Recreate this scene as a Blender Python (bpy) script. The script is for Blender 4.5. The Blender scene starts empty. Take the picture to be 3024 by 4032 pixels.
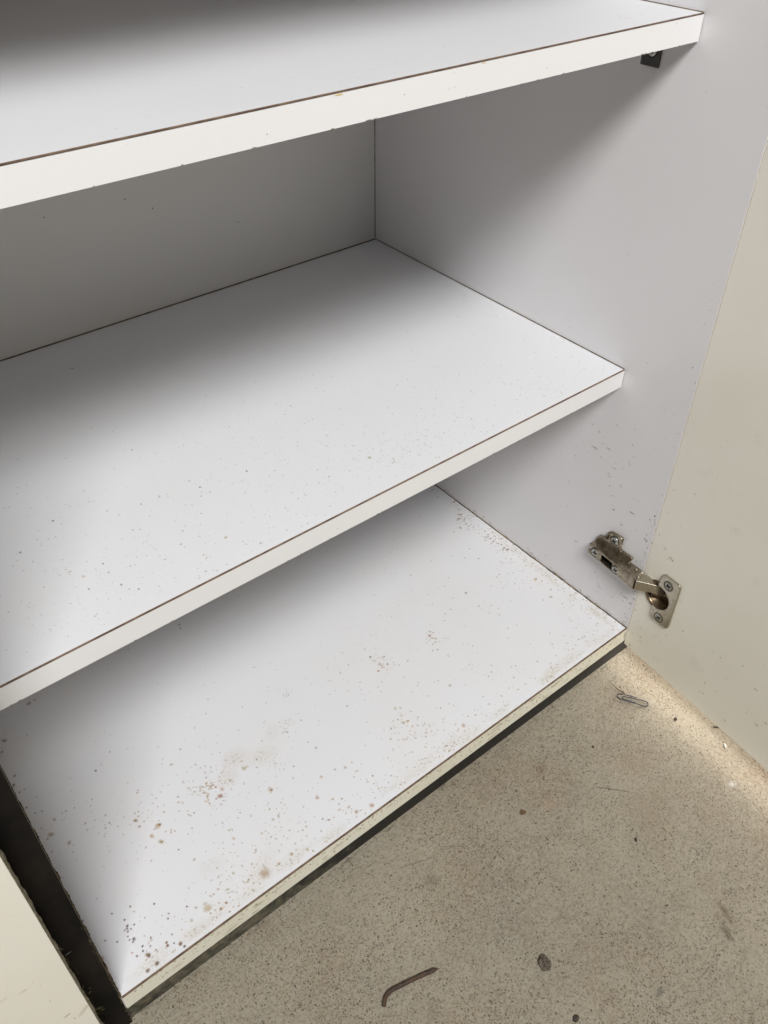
import bpy, bmesh, math, random
from mathutils import Vector, Matrix, noise

# ------------------------------------------------------------------ camera, world, lamps, exposure
scene = bpy.context.scene
COL = scene.collection
cam_d = bpy.data.cameras.new('camera')
cam = bpy.data.objects.new('camera', cam_d)
COL.objects.link(cam)
fw = Vector((0.4741338, 0.58827175, -0.65508281))
rt = Vector((0.78041542, -0.62525232, 0.00336301))
up = Vector((0.40761368, 0.51283124, 0.75554961))
m = Matrix.Identity(4)
for i in range(3):
    m[i][0] = rt[i]; m[i][1] = up[i]; m[i][2] = -fw[i]
m[0][3], m[1][3], m[2][3] = -0.00015, -0.295957, 0.659429
cam.matrix_world = m
cam_d.sensor_fit = 'VERTICAL'
cam_d.sensor_height = 36.0
cam_d.sensor_width = 27.0
cam_d.lens = 3353.37 / 4032 * 36.0
cam_d.clip_start = 0.01
cam_d.clip_end = 100
scene.camera = cam

world = bpy.data.worlds.new('World'); scene.world = world; world.use_nodes = True
bg = world.node_tree.nodes['Background']
bg.inputs[0].default_value = (0.86, 0.92, 1.0, 1); bg.inputs[1].default_value = 0.038

def area(name, loc, target, sx, sy, power, color):
    l = bpy.data.lights.new(name, 'AREA'); l.shape = 'RECTANGLE'; l.size = sx; l.size_y = sy
    l.energy = power; l.color = color
    o = bpy.data.objects.new(name, l); COL.objects.link(o); o.location = loc
    o.rotation_euler = (Vector(target) - Vector(loc)).to_track_quat('-Z', 'Y').to_euler()
    return o
# the wide daylight opening behind and to the left of the photographer
area('opening_light', (-0.46, -1.42, 2.38), (0.3, 0.15, 0.2), 1.0, 0.65, 80, (1.0, 0.995, 0.985))
# low warm daylight reaching the floor beyond the open door
area('side_light', (1.8, -0.40, 0.42), (0.6, -0.25, -0.04), 1.3, 0.8, 90, (1.0, 0.92, 0.83))

scene.render.engine = 'CYCLES'
scene.cycles.max_bounces = 8; scene.cycles.diffuse_bounces = 5; scene.cycles.transparent_max_bounces = 48
scene.view_settings.view_transform = 'Standard'
scene.view_settings.look = 'None'
scene.view_settings.exposure = 0.0
scene.view_settings.gamma = 1.0
scene.view_settings.use_curve_mapping = False
scene.render.resolution_x = 768; scene.render.resolution_y = 1024

# ------------------------------------------------------------------ measured places and marks
W = 0.5588; FL = -0.0445; TOP = 0.765; DEPTH = 0.4149; DA = -0.0927
B1 = [(0.0289, 0.0144, 16, 0), (0.031, 0.0053, 15, 0), (0.0235, 0.0051, 14, 0), (0.0219, 0.0192, 9, 0), (0.027, 0.0198, 8, 3), (0.0284, 0.0231, 6, 3), (0.0328, 0.0195, 8, 0), (0.035, 0.0144, 5, 3), (0.0436, 0.0145, 10, 0), (0.0431, 0.0119, 11, 0), (0.0476, 0.0104, 7, 3), (0.0513, 0.0071, 15, 0), (0.0527, 0.0035, 11, 0), (0.0442, 0.0052, 10, 1), (0.0201, 0.0235, 9, 1), (0.0257, 0.0318, 13, 3), (0.0266, 0.0439, 8, 0), (0.0256, 0.0436, 7, 3), (0.0252, 0.042, 8, 3), (0.0232, 0.042, 8, 0), (0.0246, 0.0397, 8, 0), (0.0274, 0.0401, 7, 0), (0.0307, 0.0414, 5, 3), (0.0265, 0.0492, 7, 0), (0.023, 0.0363, 5, 3), (0.0228, 0.0333, 5, 0), (0.0242, 0.0303, 6, 0), (0.036, 0.0247, 6, 0), (0.0495, 0.017, 5, 0), (0.0344, 0.0558, 7, 0), (0.021, 0.0596, 6, 3), (0.0497, 0.0462, 7, 3), (0.0683, 0.0286, 6, 3), (0.055, 0.0325, 5, 0), (0.0527, 0.0294, 6, 0), (0.0504, 0.0342, 4, 0), (0.0392, 0.041, 4, 0), (0.0169, 0.0775, 5, 3), (0.0151, 0.0376, 8, 3), (0.0084, 0.0442, 8, 0), (0.0879, 0.0107, 4, 3), (0.0922, 0.0047, 5, 0), (0.0279, 0.016, 12, 1)]
B2 = [(0.0068, 0.2223, 14, 2), (0.0029, 0.2141, 14, 2), (0.0043, 0.2043, 9, 2), (0.0034, 0.1867, 12, 2), (0.0173, 0.1617, 15, 1), (0.0101, 0.1505, 22, 1), (0.0066, 0.1487, 6, 3), (0.064, 0.1829, 7, 0), (0.0819, 0.1932, 5, 0), (0.0498, 0.1594, 10, 1), (0.0698, 0.1184, 18, 1), (0.082, 0.1027, 25, 1), (0.0785, 0.1018, 8, 2), (0.0739, 0.0974, 18, 1), (0.0699, 0.1116, 12, 1), (0.0521, 0.1302, 8, 0), (0.0352, 0.1359, 10, 1), (0.0188, 0.1342, 18, 1), (0.0776, 0.0887, 20, 1), (0.0891, 0.0926, 10, 1), (0.0085, 0.2044, 5, 0), (0.014, 0.1906, 4, 0), (0.0124, 0.1754, 6, 0), (0.0072, 0.1773, 5, 0), (0.0009, 0.0338, 14, 2), (0.0015, 0.0684, 6, 0), (0.0003, 0.0425, 5, 0), (0.0007, 0.0202, 6, 0), (0.0005, 0.0069, 8, 0), (0.0006, 0.0029, 9, 0)]
B3 = [(0.5181, 0.2184, 8, 0), (0.5545, 0.258, 14, 2), (0.545, 0.2776, 10, 2), (0.5429, 0.238, 10, 2), (0.5378, 0.2316, 16, 2), (0.5434, 0.2271, 7, 2), (0.5416, 0.2108, 8, 2), (0.5468, 0.1971, 11, 2), (0.5457, 0.1897, 7, 2), (0.5423, 0.1786, 11, 2), (0.5447, 0.1724, 7, 2), (0.5425, 0.1629, 9, 2), (0.545, 0.1593, 14, 2), (0.5478, 0.1548, 8, 2), (0.5097, 0.1687, 8, 3), (0.4629, 0.139, 12, 2), (0.4604, 0.1164, 11, 1), (0.4519, 0.1602, 7, 2), (0.4638, 0.1675, 6, 1), (0.4343, 0.1316, 10, 1), (0.3974, 0.1221, 14, 1), (0.3934, 0.118, 14, 2), (0.3889, 0.1077, 9, 1), (0.3907, 0.0867, 10, 1), (0.4189, 0.124, 7, 2), (0.4621, 0.0758, 9, 1), (0.4297, 0.1056, 9, 1), (0.434, 0.1959, 6, 2), (0.455, 0.252, 8, 1), (0.3375, 0.1161, 11, 2), (0.3403, 0.1256, 7, 0), (0.3308, 0.1161, 12, 1), (0.347, 0.0172, 18, 1), (0.3095, 0.0529, 14, 1), (0.3102, 0.0708, 14, 1), (0.368, 0.0589, 15, 1), (0.557, 0.0996, 7, 0), (0.5197, 0.0804, 5, 0), (0.4103, 0.0456, 5, 3), (0.4549, 0.027, 4, 3), (0.3463, 0.0801, 4, 0), (0.5055, 0.2635, 10, 1), (0.561, 0.2816, 14, 2), (0.5126, 0.1867, 5, 0), (0.4987, 0.1788, 7, 2), (0.4898, 0.1905, 5, 0), (0.4713, 0.1091, 8, 1), (0.4923, 0.1008, 7, 1), (0.4994, 0.1194, 7, 1), (0.5383, 0.1002, 8, 1), (0.5545, 0.0655, 12, 1), (0.5475, 0.0668, 12, 1), (0.5293, 0.0784, 16, 1), (0.5357, 0.1067, 18, 1)]
B4 = [(0.2278, 0.054, 9, 2), (0.1732, 0.0723, 22, 1), (0.1737, 0.0719, 9, 2), (0.1755, 0.0985, 7, 0), (0.2015, 0.079, 7, 2), (0.1663, 0.1045, 22, 1), (0.1799, 0.1054, 9, 1), (0.2361, 0.0501, 16, 1), (0.2144, 0.0555, 14, 1), (0.2277, 0.0823, 12, 1), (0.165, 0.048, 9, 2), (0.1863, 0.0417, 8, 1), (0.1415, 0.0703, 8, 1), (0.0839, 0.103, 12, 2), (0.0857, 0.0735, 7, 3), (0.0913, 0.0583, 12, 1), (0.1347, 0.0344, 11, 1), (0.1548, 0.0134, 14, 1), (0.1428, 0.0131, 12, 1), (0.1293, 0.0135, 40, 1), (0.1153, 0.016, 10, 1), (0.0806, 0.0177, 30, 1), (0.1114, 0.0943, 7, 0), (0.1364, 0.0943, 22, 2), (0.136, 0.1171, 8, 2), (0.1445, 0.1238, 8, 1), (0.1487, 0.1127, 6, 1), (0.098, 0.0806, 8, 1), (0.0878, 0.0904, 8, 1), (0.0738, 0.0982, 14, 1), (0.0782, 0.0879, 14, 1), (0.0926, 0.1265, 5, 0), (0.1322, 0.1565, 6, 3), (0.1257, 0.0937, 9, 1), (0.2003, 0.0414, 16, 1), (0.2097, 0.0321, 12, 1), (0.1924, 0.0225, 6, 2), (0.196, 0.0188, 10, 2), (0.2186, 0.0105, 16, 1), (0.2321, 0.0069, 20, 1), (0.1671, 0.0085, 14, 1), (0.1623, 0.019, 10, 1), (0.1254, 0.0536, 12, 1), (0.0696, 0.1118, 10, 1), (0.0696, 0.1188, 12, 1)]
B5 = [(0.2169, 0.112, 9, 2), (0.0639, 0.1835, 5, 0), (0.2024, 0.2889, 14, 2), (0.2011, 0.2836, 9, 0), (0.0454, 0.2892, 20, 2), (0.0511, 0.29, 12, 2), (0.3312, 0.1211, 16, 1), (0.3294, 0.1336, 12, 2), (0.3322, 0.1152, 10, 1), (0.0128, 0.2634, 20, 2), (0.0068, 0.2528, 14, 2)]
CB = [(0.135, 0.1123, 75, 70, 11, 1), (0.1356, 0.0976, 120, 70, 8, 1), (0.1147, 0.0189, 110, 60, 8, 1), (0.0893, 0.0113, 90, 50, 10, 1), (0.1666, 0.0376, 140, 70, 8, 1), (0.5422, 0.2296, 50, 45, 8, 2), (0.5425, 0.1834, 50, 50, 8, 2), (0.5434, 0.1582, 45, 45, 7, 2), (0.5233, 0.1274, 90, 50, 7, 1), (0.5435, 0.0586, 90, 30, 6, 1), (0.3934, 0.1131, 50, 35, 9, 1), (0.333, 0.1234, 40, 25, 9, 1), (0.3077, 0.0472, 80, 50, 9, 1), (0.2605, 0.0065, 120, 50, 8, 1), (0.3357, 0.0059, 120, 50, 7, 1), (0.2813, 0.1147, 200, 60, 7, 1), (0.0721, 0.1345, 160, 60, 8, 1), (0.2405, 0.1473, 22, 30, 3, 3), (0.2227, 0.1214, 22, 26, 3, 3), (0.192, 0.0902, 55, 30, 3, 3), (0.1454, 0.2952, 40, 22, 3, 3), (0.4223, 0.1723, 180, 50, 5, 0), (0.0869, 0.0654, 250, 50, 4, 0), (0.0133, 0.1495, 120, 30, 6, 2)]
CM = [(0.2761, 0.1175, 260, 260, 3.4, 0), (0.4099, 0.112, 220, 200, 3.2, 0), (0.4778, 0.0843, 130, 90, 3.4, 0), (0.3481, 0.097, 200, 140, 3, 3), (0.1058, 0.1066, 230, 180, 4, 0), (0.0876, 0.1006, 160, 80, 7, 4), (0.2569, 0.2167, 500, 120, 3.5, 3), (0.1737, 0.1083, 300, 100, 4, 0), (0.4757, 0.0772, 100, 40, 6, 1), (0.5367, 0.2045, 20, 9, 6, 1), (0.3097, 0.1052, 150, 60, 5, 1)]
M1 = [(0.0966, 0.184, 10, 0), (0.0676, 0.1673, 9, 3), (0.193, 0.1535, 8, 3), (0.1753, 0.2246, 10, 5), (0.1516, 0.1628, 8, 2), (0.1905, 0.1646, 8, 2), (0.229, 0.1487, 6, 3), (0.0855, 0.13, 14, 1), (0.0907, 0.1207, 14, 1), (0.1048, 0.1141, 8, 2), (0.0886, 0.1081, 8, 3), (0.1803, 0.0961, 14, 1), (0.2309, 0.0736, 8, 2), (0.3094, 0.1056, 18, 1), (0.1602, 0.0868, 10, 1), (0.1631, 0.2708, 4, 3), (0.1744, 0.2563, 4, 3), (0.1595, 0.2941, 4, 3), (0.1322, 0.2456, 4, 3), (0.1033, 0.2665, 5, 0), (0.0809, 0.1723, 4, 3), (0.1345, 0.1615, 7, 1), (0.2387, 0.133, 8, 1), (0.1609, 0.1198, 7, 0), (0.135, 0.1415, 6, 0), (0.1053, 0.1237, 6, 0), (0.1183, 0.1107, 5, 3), (0.0913, 0.234, 4, 3), (0.2546, 0.2729, 4, 0), (0.1872, 0.3632, 16, 1), (0.0594, 0.1575, 7, 1), (0.1063, 0.0991, 8, 0), (0.113, 0.0887, 6, 0), (0.2553, 0.1813, 3, 3), (0.3011, 0.1488, 4, 0), (0.1955, 0.0769, 6, 3)]
CU = [(0.5063, 0.0879, 34, 34, 5, 1), (0.2733, 0.0555, 500, 30, 3, 3), (0.52, 0.0877, 12, 8, 5, 2)]
P1 = [(0.0818, 0.1814, 20, 2, 4), (0.0668, 0.1887, 14, 2, 4), (0.0595, 0.1608, 14, 1, 4), (0.0611, 0.1635, 10, 1, 3), (0.0531, 0.1418, 9, 2, 3), (0.0503, 0.1431, 8, 1, 4), (0.0274, 0.1373, 12, 2, 3), (0.0572, 0.1508, 5, 0, 2), (0.0458, 0.1591, 4, 0, 1), (0.0454, 0.1573, 4, 0, 1), (0.0427, 0.1882, 4, 3, 1), (0.0437, 0.2066, 5, 0, 1), (0.0897, 0.204, 5, 0, 2), (0.0454, 0.2231, 4, 3, 1), (0.0639, 0.217, 5, 3, 2), (0.0468, 0.1282, 7, 0, 3), (0.0497, 0.1316, 5, 1, 3), (0.1018, 0.2121, 7, 1, 2), (0.1051, 0.202, 6, 2, 2), (0.0807, 0.2004, 6, 2, 2), (0.1978, 0.0813, 4, 3, 1), (0.1759, 0.0981, 8, 2, 3), (0.2042, 0.0279, 5, 2, 1), (0.1031, 0.1707, 4, 0, 1), (0.102, 0.1599, 5, 0, 1), (0.0892, 0.1716, 4, 3, 1), (0.0731, 0.1754, 5, 0, 2), (0.0744, 0.1903, 4, 0, 2), (0.1203, 0.1559, 4, 0, 1), (0.1642, 0.137, 6, 1, 3), (0.107, 0.0912, 5, 2, 2), (0.1464, 0.0605, 4, 0, 1), (0.1044, 0.1262, 6, 1, 2), (0.0477, 0.1759, 4, 2, 1), (0.057, 0.1722, 14, 1, 5), (0.0074, 0.3037, 5, 3, 1), (0.0018, 0.2922, 7, 3, 1), (0.0042, 0.241, 5, 0, 1), (0.003, 0.1755, 8, 0, 1), (0.0396, 0.1954, 5, 0, 2), (0.0041, 0.1493, 6, 0, 0.6), (0.0078, 0.1426, 6, 0, 1), (0.0481, 0.2889, 4, 0, 1), (0.1452, 0.2589, 5, 3, 1), (0.0243, 0.1534, 4, 2, 1), (0.0349, 0.1173, 4, 0, 1), (0.0813, 0.0617, 7, 0, 2)]
P2 = [(0.0071, 0.1241, 7, 0, 1), (0.0079, 0.1186, 10, 0, 0.8), (0.0054, 0.1175, 10, 0, 0.6), (0.0067, 0.1175, 7, 3, 1), (0.0031, 0.1103, 7, 0, 1), (0.0044, 0.1492, 9, 2, 1), (0.0084, 0.1422, 7, 2, 1), (-0.0001, 0.1354, 8, 2, 1), (0.0027, 0.1017, 7, 0, 1), (0.002, 0.1401, 6, 0, 1), (0.0434, 0.0263, 9, 5, 0.6), (0.0411, 0.0253, 6, 5, 0.6), (0.017, 0.0377, 8, 0, 0.5), (0.0169, 0.035, 7, 0, 0.5), (0.0127, 0.0357, 12, 0, 4), (0.0098, 0.0359, 10, 0, 4), (0.0124, 0.0304, 7, 0, 2), (0.0255, 0.0251, 5, 0, 1), (0.0516, 0.0405, 6, 2, 1), (0.0822, 0.0612, 7, 0, 2), (0.0475, 0.1277, 9, 0, 2), (0.0268, 0.1371, 14, 2, 6), (0.0245, 0.1165, 4, 3, 1), (0.0352, 0.1167, 6, 0, 2), (-0.0037, 0.0299, 9, 0, 0.5), (0.0034, 0.0334, 10, 0, 1), (0.0016, 0.0416, 12, 0, 3), (0.0102, 0.0879, 6, 0, 1), (-0.0004, 0.1188, 8, 0, 0.7), (0.0454, 0.0286, 4, 3, 1), (0.0051, 0.0325, 10, 0, 2)]
D1 = [(0.0151, 0.1236, 18, 1, 1), (0.0237, 0.1179, 20, 1, 1), (0.0262, 0.117, 12, 2, 1), (0.0207, 0.1155, 10, 1, 1), (0.0151, 0.0135, 7, 0, 1), (0.0176, 0.0026, 14, 1, 1), (0.0033, 0.0304, 14, 1, 1), (0.0583, 0.0514, 8, 2, 1), (0.0054, 0.1332, 10, 1, 1), (0.0462, 0.0809, 8, 1, 1), (0.0234, 0.053, 9, 1, 1), (0.0076, -0.0013, 10, 1, 1), (0.0184, -0.0025, 12, 1, 1), (0.0084, -0.0184, 12, 0, 1), (0.0434, 0.031, 6, 0, 1), (0.0311, 0.0168, 6, 1, 1)]
D2 = [(0.0962, 0.014, 14, 1, 1), (0.098, -0.0001, 12, 1, 1), (0.0943, -0.0012, 8, 2, 1), (0.1088, 0.0153, 8, 1, 1), (0.1606, 0.0264, 16, 5, 1), (0.1546, 0.0167, 18, 1, 1), (0.1407, 0.0528, 16, 1, 2), (0.1272, -0.009, 16, 1, 2), (0.1008, 0.0557, 6, 0, 1), (0.1223, 0.0665, 5, 0, 1), (0.058, 0.0508, 6, 2, 1), (0.0383, -0.0077, 5, 0, 1), (0.0931, 0.056, 6, 1, 1), (0.1418, 0.0201, 4, 0, 1), (0.1132, 0.0389, 4, 0, 1)]
CD = [(-0.0308, 0.065, 20, 1, 2), (-0.0285, 0.0554, 9, 2, 1), (-0.0426, 0.1249, 24, 4, 2), (-0.0533, 0.13, 30, 4, 2), (-0.0344, 0.0952, 10, 4, 1), (-0.0362, 0.1273, 6, 4, 1), (-0.0339, 0.1196, 6, 4, 1), (0.0036, 0.19, 3, 4, 1)]
E1 = [(0.4275, -0.0125, 10, 2, 0.5), (0.3887, -0.0039, 10, 2, 0.5), (0.3851, -0.007, 10, 5, 1), (0.3837, -0.011, 5, 2, 1), (0.4065, -0.0143, 6, 0, 0.6), (0.3787, -0.0069, 6, 0, 0.6), (0.3777, -0.0139, 8, 0, 0.6), (0.3683, -0.0119, 7, 2, 0.5), (0.3623, -0.0072, 7, 2, 0.5), (0.3646, -0.0171, 8, 2, 1), (0.3454, -0.0086, 8, 2, 0.6), (0.3396, -0.0114, 6, 0, 0.5), (0.342, -0.0161, 8, 0, 0.5), (0.3293, -0.0099, 10, 2, 0.6), (0.3363, -0.0165, 9, 2, 0.6), (0.4475, -0.006, 6, 2, 0.5), (0.4371, -0.0131, 6, 2, 0.5), (0.4006, -0.0133, 4, 0, 1), (0.3656, -0.0158, 5, 5, 1), (0.3867, -0.0036, 8, 2, 0.5)]
E2 = [(0.1122, -0.0071, 14, 5, 0.5), (0.1872, -0.0139, 14, 5, 0.8), (0.2144, -0.0078, 12, 5, 0.5), (0.1702, -0.0141, 7, 5, 0.5), (0.1878, -0.0185, 8, 5, 1), (0.1216, -0.005, 9, 5, 1), (0.0656, 0.0346, 20, 1, 2), (0.225, -0.0135, 8, 5, 1)]
E3 = [(0.5347, -0.0085, 12, 0, 0.6), (0.4275, -0.0119, 10, 2, 0.6), (0.3847, -0.0046, 9, 2, 0.6), (0.4484, -0.0072, 5, 0, 0.6), (0.5293, -0.0104, 6, 0, 0.6), (0.5046, 0.0045, 5, 2, 0.6), (0.3959, -0.0061, 6, 0, 1), (0.3769, -0.0133, 8, 5, 1), (0.362, -0.0048, 6, 5, 1), (0.5565, -0.0088, 26, 2, 0.3)]
BK = [(0.3076, 0.3674, 4, 3), (0.2839, 0.3812, 4, 3), (0.2122, 0.3827, 4, 3), (0.3916, 0.3337, 4, 3)]


# ------------------------------------------------------------------ materials
def new_mat(name):
    mt = bpy.data.materials.new(name); mt.use_nodes = True
    return mt, mt.node_tree.nodes, mt.node_tree.links, mt.node_tree.nodes['Principled BSDF']
def N(nodes, kind, **kw):
    n = nodes.new(kind)
    for k, v in kw.items():
        if k in n.inputs: n.inputs[k].default_value = v
        else: setattr(n, k, v)
    return n
def ramp(nodes, stops):
    r = nodes.new('ShaderNodeValToRGB'); e = r.color_ramp.elements
    while len(e) < len(stops): e.new(0.5)
    for i, (p, c) in enumerate(stops):
        e[i].position = p; e[i].color = c if len(c) == 4 else (*c, 1)
    return r
def mixc(nodes, links, fac, a, b, blend='MIX'):
    x = nodes.new('ShaderNodeMix'); x.data_type = 'RGBA'; x.blend_type = blend
    for sock, v in ((x.inputs[0], fac), (x.inputs[6], a), (x.inputs[7], b)):
        if hasattr(v, 'is_linked'): links.new(v, sock)
        else: sock.default_value = v if not isinstance(v, tuple) or len(v) == 4 else (*v, 1)
    return x.outputs[2]
def g(v): return (v, v, v, 1)

def laminate(name, col, dirt=(0.55, 0.50, 0.38), dirt_amt=0.10, rough=0.38, speck=0.25):
    mt, n, l, b = new_mat(name)
    tc = N(n, 'ShaderNodeTexCoord')
    n1 = N(n, 'ShaderNodeTexNoise', Scale=9.0, Detail=5.0, Roughness=0.6)
    l.new(tc.outputs['Object'], n1.inputs['Vector'])
    r1 = ramp(n, [(0.42, g(0)), (0.72, g(1))]); l.new(n1.outputs['Fac'], r1.inputs[0])
    k = N(n, 'ShaderNodeMath', operation='MULTIPLY'); k.inputs[1].default_value = dirt_amt
    l.new(r1.outputs[0], k.inputs[0])
    c1 = mixc(n, l, k.outputs[0], col, dirt)
    # fine grey specks of grit
    v = N(n, 'ShaderNodeTexVoronoi', Scale=120.0); l.new(tc.outputs['Object'], v.inputs['Vector'])
    rv = ramp(n, [(0.05, g(1)), (0.10, g(0))]); l.new(v.outputs['Distance'], rv.inputs[0])
    n3 = N(n, 'ShaderNodeTexNoise', Scale=14.0, Detail=3.0); l.new(tc.outputs['Object'], n3.inputs['Vector'])
    r3 = ramp(n, [(0.50, g(0)), (0.66, g(1))]); l.new(n3.outputs['Fac'], r3.inputs[0])
    mm = N(n, 'ShaderNodeMath', operation='MULTIPLY'); l.new(rv.outputs[0], mm.inputs[0]); l.new(r3.outputs[0], mm.inputs[1])
    m2 = N(n, 'ShaderNodeMath', operation='MULTIPLY'); l.new(mm.outputs[0], m2.inputs[0]); m2.inputs[1].default_value = speck
    c2 = mixc(n, l, m2.outputs[0], c1, (0.22, 0.17, 0.12))
    l.new(c2, b.inputs['Base Color'])
    n4 = N(n, 'ShaderNodeTexNoise', Scale=6.0, Detail=4.0); l.new(tc.outputs['Object'], n4.inputs['Vector'])
    mr = N(n, 'ShaderNodeMapRange'); mr.inputs[3].default_value = rough - 0.07; mr.inputs[4].default_value = rough + 0.12
    l.new(n4.outputs['Fac'], mr.inputs[0]); l.new(mr.outputs[0], b.inputs['Roughness'])
    b.inputs['Specular IOR Level'].default_value = 0.4
    n2 = N(n, 'ShaderNodeTexNoise', Scale=900.0, Detail=2.0); l.new(tc.outputs['Object'], n2.inputs['Vector'])
    bp = N(n, 'ShaderNodeBump', Strength=0.06, Distance=0.0004); l.new(n2.outputs['Fac'], bp.inputs['Height'])
    l.new(bp.outputs[0], b.inputs['Normal'])
    return mt

M = {}
M['white'] = laminate('white_laminate', (0.75, 0.735, 0.745), dirt_amt=0.05)
M['shelf'] = laminate('shelf_laminate', (0.72, 0.725, 0.745), dirt_amt=0.06, speck=0.35)
M['stained'] = laminate('stained_laminate', (0.735, 0.74, 0.765), dirt=(0.70, 0.62, 0.46), dirt_amt=0.14, speck=0.4)
M['back'] = laminate('back_laminate', (0.68, 0.67, 0.65), dirt_amt=0.05)
M['cream'] = laminate('cream_laminate', (0.88, 0.85, 0.75), dirt=(0.60, 0.54, 0.38), dirt_amt=0.14)
M['creamband'] = laminate('cream_edging', (0.84, 0.82, 0.70), dirt=(0.60, 0.52, 0.32), dirt_amt=0.22, speck=0.6)
M['whiteband'] = laminate('white_edging', (0.84, 0.835, 0.84), dirt_amt=0.03)

def grime(name, a, b_, scale=60.0, lo=0.4, hi=0.6, rough=0.8, third=None, bump=0.3):
    mt, n, l, b = new_mat(name)
    tc = N(n, 'ShaderNodeTexCoord')
    n1 = N(n, 'ShaderNodeTexNoise', Scale=scale, Detail=6.0, Roughness=0.65); l.new(tc.outputs['Object'], n1.inputs['Vector'])
    r1 = ramp(n, [(lo, g(0)), (hi, g(1))]); l.new(n1.outputs['Fac'], r1.inputs[0])
    c = mixc(n, l, r1.outputs[0], a, b_)
    if third:
        n2 = N(n, 'ShaderNodeTexNoise', Scale=scale * 3.1, Detail=4.0); l.new(tc.outputs['Object'], n2.inputs['Vector'])
        r2 = ramp(n, [(0.55, g(0)), (0.62, g(1))]); l.new(n2.outputs['Fac'], r2.inputs[0])
        c = mixc(n, l, r2.outputs[0], c, third)
    l.new(c, b.inputs['Base Color']); b.inputs['Roughness'].default_value = rough
    bp = N(n, 'ShaderNodeBump', Strength=bump, Distance=0.0006); l.new(n1.outputs['Fac'], bp.inputs['Height'])
    l.new(bp.outputs[0], b.inputs['Normal'])
    return mt
M['seam'] = grime('brown_core_seam', (0.11, 0.065, 0.042), (0.22, 0.15, 0.10), 90)
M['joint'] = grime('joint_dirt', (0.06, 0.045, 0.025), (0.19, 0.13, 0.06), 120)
M['black'] = grime('black_edging', (0.010, 0.009, 0.008), (0.020, 0.016, 0.013), 14, rough=0.9, bump=0.05)
M['black'].node_tree.nodes['Principled BSDF'].inputs['Specular IOR Level'].default_value = 0.08
M['chip'] = grime('chipped_board', (0.22, 0.19, 0.12), (0.45, 0.42, 0.33), 260, third=(0.10, 0.07, 0.03))
M['wood'] = grime('raw_board', (0.32, 0.22, 0.12), (0.42, 0.31, 0.18), 300)
M['rubber'] = grime('dark_steel', (0.05, 0.05, 0.048), (0.09, 0.09, 0.085), 200, rough=0.4)

# plinth: black, its left third under dust and web
mt, n, l, b = new_mat('black_plinth_with_dust')
tc = N(n, 'ShaderNodeTexCoord'); sx = N(n, 'ShaderNodeSeparateXYZ'); l.new(tc.outputs['Object'], sx.inputs[0])
mr = N(n, 'ShaderNodeMapRange'); mr.inputs[1].default_value = -0.16; mr.inputs[2].default_value = 0.0; mr.inputs[3].default_value = 0.20; mr.inputs[4].default_value = -0.25
l.new(sx.outputs[0], mr.inputs[0])
n1 = N(n, 'ShaderNodeTexNoise', Scale=75.0, Detail=7.0, Roughness=0.7); l.new(tc.outputs['Object'], n1.inputs['Vector'])
ad = N(n, 'ShaderNodeMath', operation='ADD'); l.new(n1.outputs['Fac'], ad.inputs[0]); l.new(mr.outputs[0], ad.inputs[1])
r1 = ramp(n, [(0.50, g(0)), (0.74, g(1))]); l.new(ad.outputs[0], r1.inputs[0])
n2 = N(n, 'ShaderNodeTexNoise', Scale=170.0, Detail=4.0); l.new(tc.outputs['Object'], n2.inputs['Vector'])
r2 = ramp(n, [(0.35, (0.05, 0.05, 0.035)), (0.55, (0.13, 0.12, 0.085)), (0.72, (0.20, 0.15, 0.09))]); l.new(n2.outputs['Fac'], r2.inputs[0])
c = mixc(n, l, r1.outputs[0], (0.012, 0.011, 0.010), r2.outputs[0])
l.new(c, b.inputs['Base Color']); b.inputs['Roughness'].default_value = 0.6
M['plinth'] = mt

# metal
def metal(name, col, rough, spots=0.0, tarn=(0.20, 0.15, 0.09), tarn_amt=0.5):
    mt, n, l, b = new_mat(name)
    tc = N(n, 'ShaderNodeTexCoord')
    n1 = N(n, 'ShaderNodeTexNoise', Scale=140.0, Detail=4.0, Roughness=0.6); l.new(tc.outputs['Object'], n1.inputs['Vector'])
    r1 = ramp(n, [(0.45, g(0)), (0.68, g(tarn_amt))]); l.new(n1.outputs['Fac'], r1.inputs[0])
    c = mixc(n, l, r1.outputs[0], col, tarn)
    if spots:
        v = N(n, 'ShaderNodeTexVoronoi', Scale=420.0); l.new(tc.outputs['Object'], v.inputs['Vector'])
        rv = ramp(n, [(0.18, g(spots)), (0.32, g(0))]); l.new(v.outputs['Distance'], rv.inputs[0])
        c = mixc(n, l, rv.outputs[0], c, (0.07, 0.045, 0.02))
    l.new(c, b.inputs['Base Color']); b.inputs['Metallic'].default_value = 0.92
    mr = N(n, 'ShaderNodeMapRange'); mr.inputs[3].default_value = rough; mr.inputs[4].default_value = rough + 0.25
    l.new(n1.outputs['Fac'], mr.inputs[0]); l.new(mr.outputs[0], b.inputs['Roughness'])
    return mt
M['nickel'] = metal('tarnished_nickel', (0.36, 0.32, 0.25), 0.16, 0.6, tarn=(0.16, 0.11, 0.06), tarn_amt=0.8)
M['nickel2'] = metal('clean_nickel', (0.46, 0.42, 0.34), 0.16, 0.0, tarn_amt=0.25)
M['cup'] = metal('tarnished_cup', (0.26, 0.20, 0.13), 0.18, 0.2, tarn_amt=0.7)
M['screw'] = metal('zinc_screw', (0.50, 0.50, 0.46), 0.28, 0.0)
M['slot'] = grime('recess_shade', (0.010, 0.008, 0.006), (0.02, 0.017, 0.012), 200)  # near-black colour standing in for shade inside slots and screw recesses
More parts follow.
